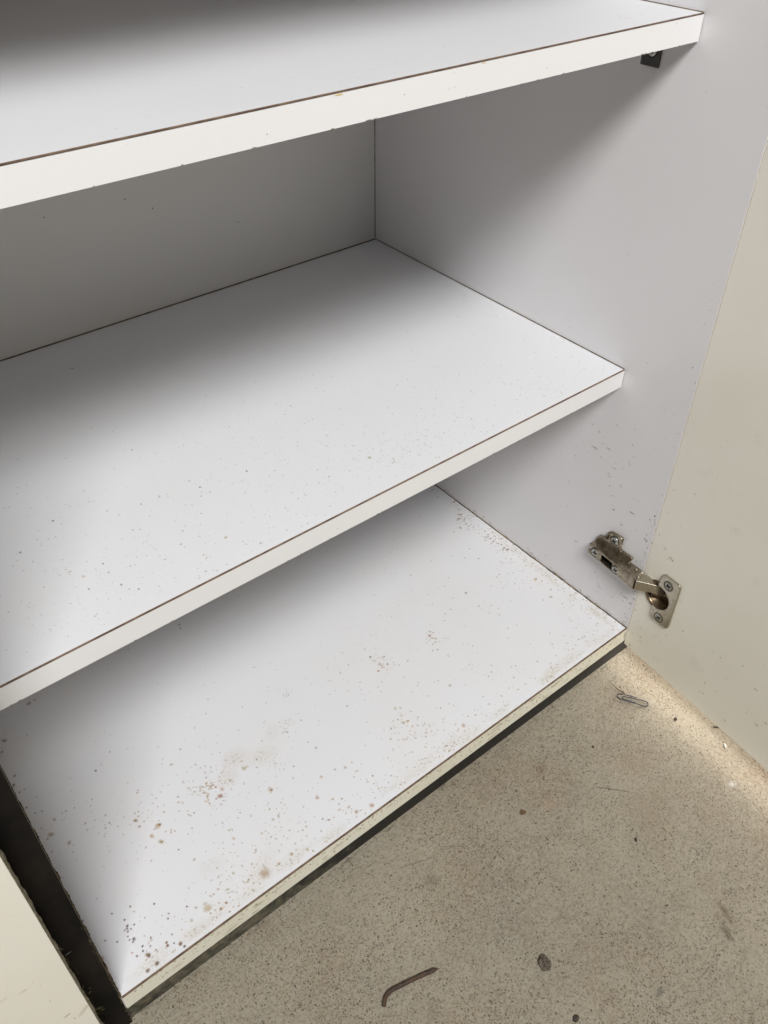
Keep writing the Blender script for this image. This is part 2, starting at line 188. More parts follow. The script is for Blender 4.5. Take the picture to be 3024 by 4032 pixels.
M['wire'] = metal('galvanised_wire', (0.06, 0.06, 0.07), 0.4, 0.0, tarn=(0.08, 0.08, 0.08)); M['wire'].node_tree.nodes['Principled BSDF'].inputs['Metallic'].default_value = 0.4
M['nail'] = grime('rusty_iron', (0.028, 0.018, 0.013), (0.075, 0.036, 0.018), 160, rough=0.7, third=(0.06, 0.052, 0.048))
M['pebble'] = grime('dried_mud', (0.07, 0.055, 0.04), (0.18, 0.15, 0.11), 380, rough=0.95, third=(0.035, 0.028, 0.02), bump=1.0)
M['pebble'].node_tree.nodes['Bump'].inputs['Distance'].default_value = 0.001
M['leaf'] = grime('dry_leaf', (0.09, 0.045, 0.022), (0.17, 0.10, 0.05), 300)
M['flake'] = grime('white_flake', (0.62, 0.60, 0.55), (0.72, 0.70, 0.66), 300)
M['grit'] = grime('dark_grit', (0.03, 0.024, 0.018), (0.07, 0.05, 0.035), 300)

# stain: a soft-edged mark soaked into a surface (colour and strength per mark)
mt, n, l, b = new_mat('stain_marks')
uv = N(n, 'ShaderNodeUVMap', uv_map='uv'); tc = N(n, 'ShaderNodeTexCoord')
nz = N(n, 'ShaderNodeTexNoise', Scale=420.0, Detail=4.0, Roughness=0.65); l.new(tc.outputs['Object'], nz.inputs['Vector'])
ln = N(n, 'ShaderNodeVectorMath', operation='LENGTH'); l.new(uv.outputs[0], ln.inputs[0])
s1 = N(n, 'ShaderNodeMath', operation='MULTIPLY_ADD'); s1.inputs[1].default_value = 1.1; s1.inputs[2].default_value = -0.55
l.new(nz.outputs['Fac'], s1.inputs[0])
s2 = N(n, 'ShaderNodeMath', operation='ADD'); l.new(ln.outputs['Value'], s2.inputs[0]); l.new(s1.outputs[0], s2.inputs[1])
at = N(n, 'ShaderNodeAttribute', attribute_name='mark')
mr = N(n, 'ShaderNodeMapRange', interpolation_type='SMOOTHSTEP'); mr.inputs[1].default_value = 0.12; mr.inputs[2].default_value = 0.92; mr.inputs[3].default_value = 1.0; mr.inputs[4].default_value = 0.0
l.new(s2.outputs[0], mr.inputs[0])
ed = N(n, 'ShaderNodeMapRange', interpolation_type='SMOOTHSTEP'); ed.inputs[1].default_value = 0.8; ed.inputs[2].default_value = 1.0; ed.inputs[3].default_value = 1.0; ed.inputs[4].default_value = 0.0
l.new(ln.outputs['Value'], ed.inputs[0])
a0 = N(n, 'ShaderNodeMath', operation='MULTIPLY'); l.new(mr.outputs[0], a0.inputs[0]); l.new(ed.outputs[0], a0.inputs[1])
a1 = N(n, 'ShaderNodeMath', operation='MULTIPLY'); l.new(a0.outputs[0], a1.inputs[0]); l.new(at.outputs['Alpha'], a1.inputs[1])
nb = N(n, 'ShaderNodeTexNoise', Scale=420.0, Detail=6.0, Roughness=0.75); l.new(tc.outputs['Object'], nb.inputs['Vector'])
br_ = N(n, 'ShaderNodeMapRange', interpolation_type='SMOOTHSTEP'); br_.inputs[1].default_value = 0.40; br_.inputs[2].default_value = 0.72; br_.inputs[3].default_value = 0.12; br_.inputs[4].default_value = 2.1
l.new(nb.outputs['Fac'], br_.inputs[0])
wk = N(n, 'ShaderNodeMapRange'); wk.inputs[1].default_value = 0.165; wk.inputs[2].default_value = 0.18; l.new(at.outputs['Alpha'], wk.inputs[0])   # faint marks are broken up, strong ones solid
bk = N(n, 'ShaderNodeMix'); bk.data_type = 'FLOAT'; l.new(wk.outputs[0], bk.inputs[0]); l.new(br_.outputs[0], bk.inputs[2]); bk.inputs[3].default_value = 1.0
a2 = N(n, 'ShaderNodeMath', operation='MULTIPLY', use_clamp=True); l.new(a1.outputs[0], a2.inputs[0]); l.new(bk.outputs[0], a2.inputs[1]); a1 = a2
l.new(at.outputs['Color'], b.inputs['Base Color']); b.inputs['Roughness'].default_value = 0.7
l.new(a1.outputs[0], b.inputs['Alpha'])
M['stain'] = mt

# concrete
mt, n, l, b = new_mat('fine_exposed_concrete')
tc = N(n, 'ShaderNodeTexCoord')
def nz(scale, detail=4.0, rough=0.6):
    x = N(n, 'ShaderNodeTexNoise', Scale=scale, Detail=detail, Roughness=rough); l.new(tc.outputs['Object'], x.inputs['Vector']); return x.outputs['Fac']
def mul(a, bb):
    x = N(n, 'ShaderNodeMath', operation='MULTIPLY')
    for s, v in ((x.inputs[0], a), (x.inputs[1], bb)):
        if hasattr(v, 'is_linked'): l.new(v, s)
        else: s.default_value = v
    return x.outputs[0]
def rmp(src, stops):
    r = ramp(n, stops); l.new(src, r.inputs[0]); return r.outputs[0]
base = rmp(nz(6.0, 6.0, 0.62), [(0.30, (0.212, 0.184, 0.140)), (0.50, (0.276, 0.243, 0.182)), (0.70, (0.338, 0.299, 0.226))])
base = mixc(n, l, mul(rmp(nz(17.0, 3.0), [(0.50, g(0)), (0.72, g(1))]), 0.4), base, (0.25, 0.18, 0.115))
base = mixc(n, l, mul(rmp(nz(350.0, 3.0), [(0.40, g(0)), (0.62, g(1))]), 0.45), base, (0.36, 0.33, 0.27))
base = mixc(n, l, mul(rmp(nz(600.0, 2.0), [(0.52, g(0)), (0.68, g(1))]), 0.55), base, (0.13, 0.105, 0.08))
def specks(scale, r0, r1, col, amt, mscale, mlo, base, keep=0.5):
    v = N(n, 'ShaderNodeTexVoronoi', Scale=scale); v.inputs['Randomness'].default_value = 1.0
    # distort so that the grains are not round
    nn = N(n, 'ShaderNodeTexNoise', Scale=scale * 1.7, Detail=2.0); l.new(tc.outputs['Object'], nn.inputs['Vector'])
    va = N(n, 'ShaderNodeVectorMath', operation='MULTIPLY_ADD'); l.new(nn.outputs['Color'], va.inputs[0]); va.inputs[1].default_value = (0.9 / scale,) * 3
    l.new(tc.outputs['Object'], va.inputs[2]); l.new(va.outputs[0], v.inputs['Vector'])
    d = rmp(v.outputs['Distance'], [(r0, g(1)), (r1, g(0))])
    sep = N(n, 'ShaderNodeSeparateColor'); l.new(v.outputs['Color'], sep.inputs[0])
    k = rmp(sep.outputs[0], [(keep, g(0)), (keep + 0.05, g(1))])
    mask = rmp(nz(mscale, 3.0), [(mlo, g(0.25)), (mlo + 0.2, g(1))])
    f = mul(mul(mul(d, k), mask), amt)
    return mixc(n, l, f, base, col), f
base, f1 = specks(400.0, 0.18, 0.34, (0.060, 0.048, 0.036), 0.78, 22.0, 0.32, base, 0.55)
base, f2 = specks(620.0, 0.20, 0.38, (0.095, 0.070, 0.050), 0.65, 16.0, 0.34, base, 0.50)
base, f3 = specks(240.0, 0.12, 0.24, (0.035, 0.030, 0.026), 0.85, 18.0, 0.42, base, 0.87)
base, f4 = specks(400.0, 0.14, 0.28, (0.55, 0.51, 0.43), 0.7, 30.0, 0.40, base, 0.80)
# hairline cracks
vc = N(n, 'ShaderNodeTexVoronoi', Scale=17.0, feature='DISTANCE_TO_EDGE')
nn = N(n, 'ShaderNodeTexNoise', Scale=45.0, Detail=6.0, Roughness=0.7); l.new(tc.outputs['Object'], nn.inputs['Vector'])
va = N(n, 'ShaderNodeVectorMath', operation='MULTIPLY_ADD'); l.new(nn.outputs['Color'], va.inputs[0]); va.inputs[1].default_value = (0.045,) * 3
l.new(tc.outputs['Object'], va.inputs[2]); l.new(va.outputs[0], vc.inputs['Vector'])
cr = mul(rmp(vc.outputs['Distance'], [(0.0, g(1)), (0.022, g(0))]), rmp(nz(13.0, 4.0), [(0.50, g(0)), (0.62, g(1))]))
base = mixc(n, l, mul(cr, 0.28), base, (0.09, 0.07, 0.055))
l.new(base, b.inputs['Base Color']); b.inputs['Roughness'].default_value = 0.85; b.inputs['Specular IOR Level'].default_value = 0.25
h = N(n, 'ShaderNodeMath', operation='SUBTRACT'); l.new(nz(300.0, 6.0, 0.7), h.inputs[0])
hs = N(n, 'ShaderNodeMath', operation='ADD'); l.new(f1, hs.inputs[0]); l.new(f2, hs.inputs[1]); l.new(hs.outputs[0], h.inputs[1])
bp = N(n, 'ShaderNodeBump', Strength=0.7, Distance=0.0009); l.new(h.outputs[0], bp.inputs['Height']); l.new(bp.outputs[0], b.inputs['Normal'])
M['concrete'] = mt

# ------------------------------------------------------------------ mesh helpers
def link(name, bm, mats, parent=None, smooth=False, bevel=0.0, segs=2, offset=None):
    if offset is not None:
        bmesh.ops.translate(bm, verts=bm.verts, vec=-Vector(offset))
    me = bpy.data.meshes.new(name); bm.to_mesh(me); bm.free()
    for mm in (mats if isinstance(mats, (list, tuple)) else [mats]): me.materials.append(mm)
    o = bpy.data.objects.new(name, me); COL.objects.link(o)
    if parent: o.parent = parent
    if smooth:
        for p in me.polygons: p.use_smooth = True
    if bevel:
        md = o.modifiers.new('bevel', 'BEVEL'); md.width = bevel; md.segments = segs; md.limit_method = 'ANGLE'; md.angle_limit = math.radians(40)
    return o
def box(bm, x0, x1, y0, y1, z0, z1, mi=0, xf=None):
    vs = [bm.verts.new((x, y, z)) for x in (x0, x1) for y in (y0, y1) for z in (z0, z1)]
    if xf is not None:
        for v in vs: v.co = xf @ v.co
    out = []
    for f in ((0, 1, 3, 2), (4, 6, 7, 5), (0, 4, 5, 1), (2, 3, 7, 6), (0, 2, 6, 4), (1, 5, 7, 3)):
        fa = bm.faces.new([vs[i] for i in f]); fa.material_index = mi; out.append(fa)
    bmesh.ops.recalc_face_normals(bm, faces=out)
    return out
def prism(bm, pts, w0, w1, frame, mi=0):
    """polygon pts (a, b) swept from w0 to w1 along the frame's third axis"""
    A = [bm.verts.new(frame(a, b, w0)) for a, b in pts]; B = [bm.verts.new(frame(a, b, w1)) for a, b in pts]
    fs = [bm.faces.new(A), bm.faces.new(B[::-1])]
    for i in range(len(pts)):
        j = (i + 1) % len(pts); fs.append(bm.faces.new([A[i], B[i], B[j], A[j]]))
    bmesh.ops.recalc_face_normals(bm, faces=fs)
    for f in fs: f.material_index = mi
    return fs
KIND = {0: ((0.19, 0.085, 0.05), 0.75), 1: ((0.48, 0.29, 0.07), 0.40), 2: ((0.33, 0.15, 0.04), 0.60), 3: ((0.05, 0.045, 0.04), 0.8), 4: ((0.55, 0.50, 0.38), 0.20), 5: ((0.40, 0.32, 0.10), 0.5)}
def add_marks(bm, marks, frame, mi, lift=0.00012, rnd=None):
    """marks: (a, b, ra, rb, angle, colour, strength) as soft-edged stains lying on a surface"""
    uvl = bm.loops.layers.uv.get('uv') or bm.loops.layers.uv.new('uv')
    cl = bm.loops.layers.float_color.get('mark') or bm.loops.layers.float_color.new('mark')
    for i, (a, b_, ra, rb, an, colr, st) in enumerate(marks):
        ca, sa = math.cos(an), math.sin(an); vs = []
        for u, v in ((-1, -1), (1, -1), (1, 1), (-1, 1)):
            x, y = u * ra, v * rb
            vs.append(bm.verts.new(frame(a + x * ca - y * sa, b_ + x * sa + y * ca, lift + i * 3.0e-7)))
        f = bm.faces.new(vs); f.material_index = mi
        for lp, q in zip(f.loops, ((-1, -1), (1, -1), (1, 1), (-1, 1))):
            lp[uvl].uv = q; lp[cl] = (*colr, st)
def spots(rows, px, rng, grow=1.15, stretch=1.0):
    out = []
    for r in rows:
        a, b_, s, k = r[:4]; asp = r[4] if len(r) > 4 else rng.uniform(0.75, 1.3)
        c, st = KIND[k]; c = tuple(x * rng.uniform(0.8, 1.2) for x in c)
        rad = max(s * px * (0.95 if s < 7 else 0.72), 0.0004)
        out.append((a, b_, rad * math.sqrt(asp), rad / math.sqrt(asp) * stretch, 0 if len(r) > 4 else rng.uniform(0, 3), c, st * rng.uniform(0.75, 1.1)))
    return out
def clusters(rows, px, rng, lim, grow=1.1):
    out = []
    for a, b_, sp, nn, mx, k in rows:
        for _ in range(nn):
            x = a + rng.gauss(0, sp * px * 0.6); y = b_ + rng.gauss(0, sp * px * 0.6)
            if not (lim[0] < x < lim[1] and lim[2] < y < lim[3]): continue
            c, st = KIND[k]; c = tuple(q * rng.uniform(0.75, 1.25) for q in c)
            rad = max(mx * px * 0.68 * rng.uniform(0.35, 1.0) ** 1.3, 0.00048 if k == 3 else 0.0002)
            if k in (1, 2): rad *= 1.35; st *= 1.15
            out.append((x, y, rad * rng.uniform(0.7, 1.4), rad, rng.uniform(0, 3), c, st * rng.uniform(0.3, 1.0)))
    return out
def empty(name, loc, label, cat, group=None, rot=0):
    o = bpy.data.objects.new(name, None); COL.objects.link(o); o.location = loc; o.rotation_euler = (0, 0, rot)
    o['label'] = label; o['category'] = cat
    if group: o['group'] = group
    return o
def tag(o, label, cat, group=None):
    o['label'] = label; o['category'] = cat
    if group: o['group'] = group
XY = lambda z0: (lambda a, b_, w: Vector((a, b_, z0 + w)))
XZ = lambda y0: (lambda a, b_, w: Vector((a, y0 - w, b_)))
YZ = lambda x0: (lambda a, b_, w: Vector((x0 - w, a, b_)))
PX = 0.76 / 3353.0

# ------------------------------------------------------------------ ground
bm = bmesh.new()
for i, (x0, x1, y0, y1) in enumerate([(-6, 6, -6, 6)]):
    f = bm.faces.new([bm.verts.new((x0, y0, FL)), bm.verts.new((x1, y0, FL)), bm.verts.new((x1, y1, FL)), bm.verts.new((x0, y1, FL))])
rng = random.Random(5)
fm = [(0.4149, -0.2289, 0.016, 0.0045, 1.25, (0.15, 0.11, 0.065), 0.35), (0.4022, -0.2385, 0.014, 0.0045, 1.2, (0.15, 0.11, 0.065), 0.35),
      (0.3743, -0.0716, 0.012, 0.009, 0.4, (0.48, 0.38, 0.27), 0.35), (0.3948, -0.0418, 0.009, 0.007, 0, (0.22, 0.15, 0.08), 0.25),
      (0.2440, -0.0587, 0.010, 0.008, 0, (0.10, 0.08, 0.06), 0.2), (0.3243, -0.2332, 0.006, 0.004, 0, (0.08, 0.08, 0.08), 0.3),
      (0.4249, -0.2031, 0.02, 0.015, 0, (0.24, 0.17, 0.10), 0.12), (0.3950, -0.2000, 0.02, 0.014, 0, (0.22, 0.15, 0.09), 0.12),
      (0.5206, -0.1629, 0.006, 0.005, 0, (0.62, 0.60, 0.55), 0.5), (0.44, -0.13, 0.035, 0.03, 0, (0.42, 0.34, 0.25), 0.25)]
for _ in range(9):   # old scratches and smears in the concrete
    fm.append((rng.uniform(0.15, 0.6), rng.uniform(-0.32, -0.02), rng.uniform(0.006, 0.03), rng.uniform(0.0006, 0.0014), rng.uniform(0, 3.1), (0.12, 0.10, 0.08), rng.uniform(0.15, 0.4)))
for _ in range(30):
    fm.append((rng.uniform(0.1, 0.7), rng.uniform(-0.4, -0.01), rng.uniform(0.003, 0.012), rng.uniform(0.003, 0.010), rng.uniform(0, 3.1), rng.choice([(0.12, 0.09, 0.06), (0.40, 0.33, 0.24), (0.22, 0.13, 0.09)]), rng.uniform(0.06, 0.18)))
# grime gathered along the plinth
for _ in range(60):
    fm.append((rng.uniform(-0.02, 0.55), rng.uniform(-0.001, 0.003), rng.uniform(0.004, 0.012), rng.uniform(0.001, 0.0025), rng.gauss(0, 0.05), (0.13, 0.11, 0.085), rng.uniform(0.1, 0.25)))
add_marks(bm, fm, XY(FL), 1)
ground = link('ground', bm, [M['concrete'], M['stain']])
ground['kind'] = 'structure'

# ------------------------------------------------------------------ the cabinet
BASE = (W / 2, DEPTH / 2, FL)
cab = empty('storage_cabinet', BASE, 'worn white laminate cupboard with two shelves and its right door swung open', 'cupboard')
def part(name, bm, mats, parent=cab, **kw): return link(name, bm, mats, parent, offset=BASE, **kw)
rng = random.Random(11)

# bottom board, its stains, edging, and the dirt line in its joints
bm = bmesh.new(); box(bm, 0.0, W, 0.0012, DEPTH, -0.0200, 0.0, 0)
mk = clusters(CB, PX, rng, (0.004, W - 0.003, 0.004, DEPTH - 0.01)) + spots(B1 + B2 + B3 + B4 + B5, PX, rng)
for _ in range(520):   # brown bloom along the front edge and the right-hand joint
    if rng.random() < 0.62:
        a, q = rng.uniform(0.02, W - 0.01), abs(rng.gauss(0, 0.016)) + 0.004
    else:
        a, q = W - 0.003 - abs(rng.gauss(0, 0.012)), rng.uniform(0.01, 0.34)
    c = rng.choice([(0.52, 0.36, 0.15), (0.42, 0.24, 0.09), (0.55, 0.43, 0.22)])
    r = rng.uniform(0.0003, 0.0013); mk.append((a, q, r * 1.4, r, rng.uniform(0, 3), c, rng.uniform(0.18, 0.5)))
for _ in range(900):   # fine tan freckles, thickest in the front half
    a, q = rng.uniform(0.03, W - 0.01), min(0.38, abs(rng.gauss(0.03, 0.10)) + 0.004)
    if noise.noise(Vector((a * 22, q * 22, 0))) + rng.uniform(-0.25, 0.25) < 0.02: continue
    r = rng.uniform(0.0004, 0.0013); mk.append((a, q, r * rng.uniform(1, 1.6), r, rng.uniform(0, 3), rng.choice([(0.54, 0.34, 0.09), (0.48, 0.25, 0.07), (0.56, 0.43, 0.18)]), rng.uniform(0.17, 0.42)))
for a, q, r1, r2, st in ((0.165, 0.118, 0.020, 0.016, 0.16), (0.185, 0.105, 0.024, 0.014, 0.14), (0.150, 0.105, 0.016, 0.014, 0.16), (0.205, 0.120, 0.016, 0.010, 0.08), (0.130, 0.020, 0.030, 0.012, 0.10), (0.10, 0.045, 0.020, 0.012, 0.08)):
    mk.append((a, q, r1, r2, rng.uniform(-0.4, 0.4), (0.60, 0.44, 0.17), st))
for _ in range(60):   # thin yellowed margin along the front edge and the right joint
    if rng.random() < 0.7: a, q, r1, r2 = rng.uniform(0.02, W - 0.02), rng.uniform(0.004, 0.012), rng.uniform(0.012, 0.03), rng.uniform(0.004, 0.010)
    else: a, q, r1, r2 = W - rng.uniform(0.004, 0.014), rng.uniform(0.01, 0.33), rng.uniform(0.004, 0.009), rng.uniform(0.01, 0.03)
    mk.append((a, q, r1, r2, 0, (0.60, 0.44, 0.17), rng.uniform(0.05, 0.11)))
add_marks(bm, [q for q in mk if q[1] > 0.001 + q[3] * 0.3], XY(0.0), 1)
bottom = part('bottom_board', bm, [M['stained'], M['stain']])
bm = bmesh.new(); box(bm, 0.0008, W - 0.0008, 0.0, 0.0012, -0.0200, -0.0012, 0)
em = spots(E1 + E2 + E3, PX * 0.9, rng, 1.25)
for _ in range(300):
    c = rng.choice([(0.30, 0.18, 0.07), (0.42, 0.34, 0.14), (0.25, 0.20, 0.10)])
    r = rng.uniform(0.0004, 0.0012); em.append((rng.uniform(0.01, W - 0.01), -0.0016 - abs(rng.gauss(0, 0.006)), r * 1.3, r, rng.uniform(0, 3), c, rng.uniform(0.2, 0.7)))
for _ in range(40):
    em.append((rng.uniform(0.01, W - 0.01), rng.uniform(-0.018, -0.003), rng.uniform(0.004, 0.014), rng.uniform(0.0015, 0.004), 0, (0.52, 0.45, 0.26), rng.uniform(0.1, 0.3)))
add_marks(bm, [q for q in em if -0.0195 < q[1] < -0.0014], XZ(0.0), 1)
part('edge_band', bm, [M['creamband'], M['stain']], bottom)
def seam(name, parent, y, z, x0, x1, h=0.0011):
    bm = bmesh.new(); box(bm, x0, x1, y - 0.0001, y + 0.0012, z - h, z + 0.00005, 0); return part(name, bm, M['seam'], parent)
seam('laminate_edge', bottom, 0.0, 0.0, 0.0008, W - 0.0008, 0.0012)
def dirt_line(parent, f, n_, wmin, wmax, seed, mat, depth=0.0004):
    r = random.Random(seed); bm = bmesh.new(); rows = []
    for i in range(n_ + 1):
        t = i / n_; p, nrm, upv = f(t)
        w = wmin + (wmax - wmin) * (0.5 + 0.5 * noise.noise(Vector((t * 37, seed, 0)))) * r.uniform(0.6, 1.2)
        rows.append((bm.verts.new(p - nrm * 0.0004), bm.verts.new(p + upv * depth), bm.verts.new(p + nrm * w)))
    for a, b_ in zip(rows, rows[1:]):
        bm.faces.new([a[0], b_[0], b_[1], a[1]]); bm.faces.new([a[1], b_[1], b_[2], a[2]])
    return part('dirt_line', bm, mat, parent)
ez, ey, ex = Vector((0, 0, 1)), Vector((0, 1, 0)), Vector((1, 0, 0))
dirt_line(bottom, lambda t: (Vector((W, 0.0005 + t * 0.40, 0.0)), -ex, ez), 300, 0.0008, 0.0023, 3, M['joint'])
dirt_line(bottom, lambda t: (Vector((0.0, 0.0005 + t * 0.40, 0.0)), ex, ez), 300, 0.0003, 0.0022, 9, M['joint'])
dirt_line(bottom, lambda t: (Vector((t * W, DEPTH, 0.0)), -ey, ez), 120, 0.0004, 0.0014, 5, M['joint'])

# right side panel with scratches and grime
bm = bmesh.new(); box(bm, W, W + 0.018, 0.0, DEPTH + 0.003, -0.0200, TOP, 0)
pm = [q[:6] + (q[6] * 0.7,) for q in spots(P1, PX * 0.95, rng, 1.1) + spots(P2, PX, rng, 1.2)]
for _ in range(150):
    s = rng.random() < 0.4
    r = rng.uniform(0.0002, 0.0006); pm.append((abs(rng.gauss(0.06, 0.07)) + 0.004, rng.uniform(0.01, 0.26), r * (rng.uniform(2, 7) if s else 1.1), r * 0.8, rng.gauss(0, 0.12), rng.choice([(0.35, 0.22, 0.10), (0.2, 0.15, 0.1), (0.5, 0.42, 0.3)]), rng.uniform(0.15, 0.55)))
for _ in range(110):
    r = rng.uniform(0.0003, 0.0008); pm.append((abs(rng.gauss(0, 0.004)) + 0.0012, rng.uniform(0.0, 0.16) ** 1.0, r, r * 1.3, rng.uniform(0, 3), (0.20, 0.14, 0.09), rng.uniform(0.15, 0.6)))
for _ in range(50):
    r = rng.uniform(0.0003, 0.0006); pm.append((rng.uniform(0.01, 0.38), rng.uniform(0.28, 0.66), r, r, 0, (0.12, 0.10, 0.08), rng.uniform(0.3, 0.8)))
for _ in range(70):   # bloom by the bottom joint
    pm.append((rng.uniform(0.004, 0.3), 0.001 + abs(rng.gauss(0, 0.003)), rng.uniform(0.001, 0.005), rng.uniform(0.0005, 0.0015), 0, (0.45, 0.36, 0.22), rng.uniform(0.15, 0.45)))
add_marks(bm, pm, YZ(W), 1)
part('side_panel', bm, [M['white'], M['stain']])

# back panel, top panel
bm = bmesh.new(); box(bm, -0.0300, W, DEPTH, DEPTH + 0.003, FL, TOP, 0)
add_marks(bm, [(a, z_, 0.0012, 0.0012, 0, (0.03, 0.03, 0.03), 0.8) for a, z_, s, k in BK], XZ(DEPTH), 1)
back = part('back_panel', bm, [M['back'], M['stain']])
dirt_line(back, lambda t: (Vector((W, DEPTH, 0.275 + t * 0.25)), -ex, -ey), 60, 0.0005, 0.0011, 15, M['joint'])
bm = bmesh.new(); box(bm, -0.49, W + 0.018, 0.0, DEPTH + 0.003, TOP, TOP + 0.018, 0); part('top_panel', bm, M['white'])

# divider with black front edge, chipped along the closed door
bm = bmesh.new(); box(bm, -0.0300, 0.0, 0.0010, DEPTH, FL, TOP, 0)
div = part('divider_panel', bm, M['white'])
bm = bmesh.new(); box(bm, -0.0300, -0.0001, 0.0, 0.0010, FL, TOP, 0)
sm = [(-0.0145, 0.1000, 0.0032, 0.0005, 0.15, (0.45, 0.5, 0.46), 0.9), (-0.0150, 0.0375, 0.0028, 0.0004, 0.5, (0.5, 0.55, 0.5), 0.9),
      (-0.0140, 0.0080, 0.0028, 0.0040, 0.4, (0.08, 0.075, 0.03), 0.6), (-0.0130, 0.0035, 0.0020, 0.0030, 0.4, (0.12, 0.10, 0.04), 0.6)]
for _ in range(90):
    sm.append((-0.0185 + abs(rng.gauss(0, 0.0018)), rng.uniform(-0.03, 0.13), rng.uniform(0.0003, 0.0012), rng.uniform(0.0006, 0.003), 0, rng.choice([(0.3, 0.26, 0.16), (0.2, 0.14, 0.06), (0.12, 0.1, 0.06)]), rng.uniform(0.2, 0.8)))
for _ in range(60):
    sm.append((-0.0003 - abs(rng.gauss(0, 0.0005)), rng.uniform(-0.04, 0.12), 0.0005, rng.uniform(0.001, 0.004), 0, (0.16, 0.12, 0.07), rng.uniform(0.2, 0.6)))
add_marks(bm, sm, XZ(0.0), 1)
part('edge_band', bm, [M['black'], M['stain']], div)

# plinth, recessed a few millimetres
bm = bmesh.new(); box(bm, 0.0, W + 0.018, 0.0030, 0.0180, FL, -0.0202, 0); part('plinth', bm, M['plinth'])

# left compartment behind the closed door
bm = bmesh.new(); box(bm, -0.4900, -0.4720, 0.0, DEPTH, FL, TOP, 0); box(bm, -0.4720, -0.0300, 0.004, DEPTH, -0.02, 0, 0); box(bm, -0.4720, -0.0300, DEPTH, DEPTH + 0.003, FL, TOP, 0); box(bm, -0.4720, -0.0300, 0.0030, 0.0180, FL, -0.0203, 0)
part('carcass_panel', bm, M['white'])
bm = bmesh.new(); box(bm, -0.4880, -0.0181, -0.0170, -0.0012, -0.0228, 0.7600, 0)
cm = spots(CD, PX * 0.75, rng, 1.4)
for _ in range(40):
    cm.append((rng.uniform(-0.12, -0.02), rng.uniform(-0.02, 0.06), rng.uniform(0.003, 0.010), rng.uniform(0.002, 0.008), rng.uniform(0, 3), (0.60, 0.50, 0.30), rng.uniform(0.08, 0.25)))
add_marks(bm, cm, XZ(-0.0170), 1)
cd = part('cabinet_door', bm, [M['cream'], M['stain']], bevel=0.0)
cd['label'] = 'closed cream door left of the black edge'
# worn raw edge of that door
r = random.Random(8); bm = bmesh.new(); prev = None
for i in range(351):
    z_ = -0.0226 + 0.6984 * i / 350
    w = 0.0006 + 0.0013 * max(0, noise.noise(Vector((0, 3.1, z_ * 90))) + 0.35) * r.uniform(0.5, 1.3)
    row = [bm.verts.new((-0.0181, -0.0168, z_)), bm.verts.new((-0.0181 + w * 0.35, -0.0160, z_)), bm.verts.new((-0.0181 + w, -0.0050, z_)), bm.verts.new((-0.0181, -0.0014, z_))]
    if prev:
        for k in range(3): bm.faces.new([prev[k], row[k], row[k + 1], prev[k + 1]])
    prev = row
part('chipped_edge', bm, M['chip'], cd)

# ------------------------------------------------------------------ shelves
def shelf(y0, ztop, th, marks, bandmat, seed):
    rr = random.Random(seed)
    bm = bmesh.new(); box(bm, 0.0012, W - 0.0012, y0 + 0.0010, DEPTH - 0.002, ztop - th, ztop, 0)
    add_marks(bm, marks, XY(ztop), 1)
    s = part('shelf', bm, [M['shelf'], M['stain']])
    bm = bmesh.new(); box(bm, 0.0012, W - 0.0010, y0, y0 + 0.0010, ztop - th, ztop - 0.0008, 0)
    mk = []
    for _ in range(6):
        q = rr.uniform(0.0003, 0.0007); mk.append((rr.uniform(0.0, W), ztop - rr.uniform(0.002, th - 0.001), q, q, 0, (0.25, 0.2, 0.15), rr.uniform(0.3, 0.8)))
    for _ in range(16): mk.append((rr.uniform(0.0, W), ztop - th + 0.0002, rr.uniform(0.0006, 0.0025), rr.uniform(0.0003, 0.0007), 0, (0.20, 0.14, 0.08), rr.uniform(0.4, 0.9)))
    if y0 < 0.067: mk += [(0.262, ztop - 0.0014, 0.0040, 0.0006, 0, (0.75, 0.52, 0.10), 0.7), (0.360, ztop - 0.0012, 0.0025, 0.0005, 0, (0.75, 0.50, 0.10), 0.6)]
    add_marks(bm, mk, XZ(y0), 1)
    part('edge_band', bm, [bandmat, M['stain']], s)
    seam('laminate_edge', s, y0, ztop, 0.0012, W - 0.0010, 0.00042)
    dirt_line(s, lambda t: (Vector((t * W, DEPTH, ztop)), -ey, ez), 200, 0.0010, 0.0020, seed, M['joint'])
    dirt_line(s, lambda t: (Vector((W, y0 + 0.001 + t * (DEPTH - y0 - 0.001), ztop)), -ex, ez), 200, 0.0003, 0.0010, seed + 30, M['joint'])
    return s
mm_ = clusters(CM, PX * 0.8, rng, (0.004, W - 0.004, 0.072, DEPTH - 0.01), 1.35) + spots(M1, PX * 0.8, rng, 1.4)
for _ in range(700):   # faint tan freckling over the front two thirds
    a, q = rng.uniform(0.005, W - 0.005), 0.072 + abs(rng.gauss(0.02, 0.09))
    if q > 0.36: continue
    r = rng.uniform(0.0003, 0.0009); mm_.append((a, q, r * rng.uniform(1, 1.6), r, rng.uniform(0, 3), rng.choice([(0.46, 0.36, 0.22), (0.40, 0.28, 0.16), (0.30, 0.26, 0.22)]), rng.uniform(0.18, 0.5)))
low = shelf(0.0676, 0.2731, 0.0173, mm_, M['whiteband'], 1); low['label'] = 'lower shelf with many fine dark specks'
um = clusters(CU, PX * 0.7, rng, (0.004, W - 0.004, 0.072, DEPTH - 0.01), 1.3)
upr = shelf(0.0663, 0.5425, 0.0166, um, M['whiteband'], 2); upr['label'] = 'upper shelf with clean white top'

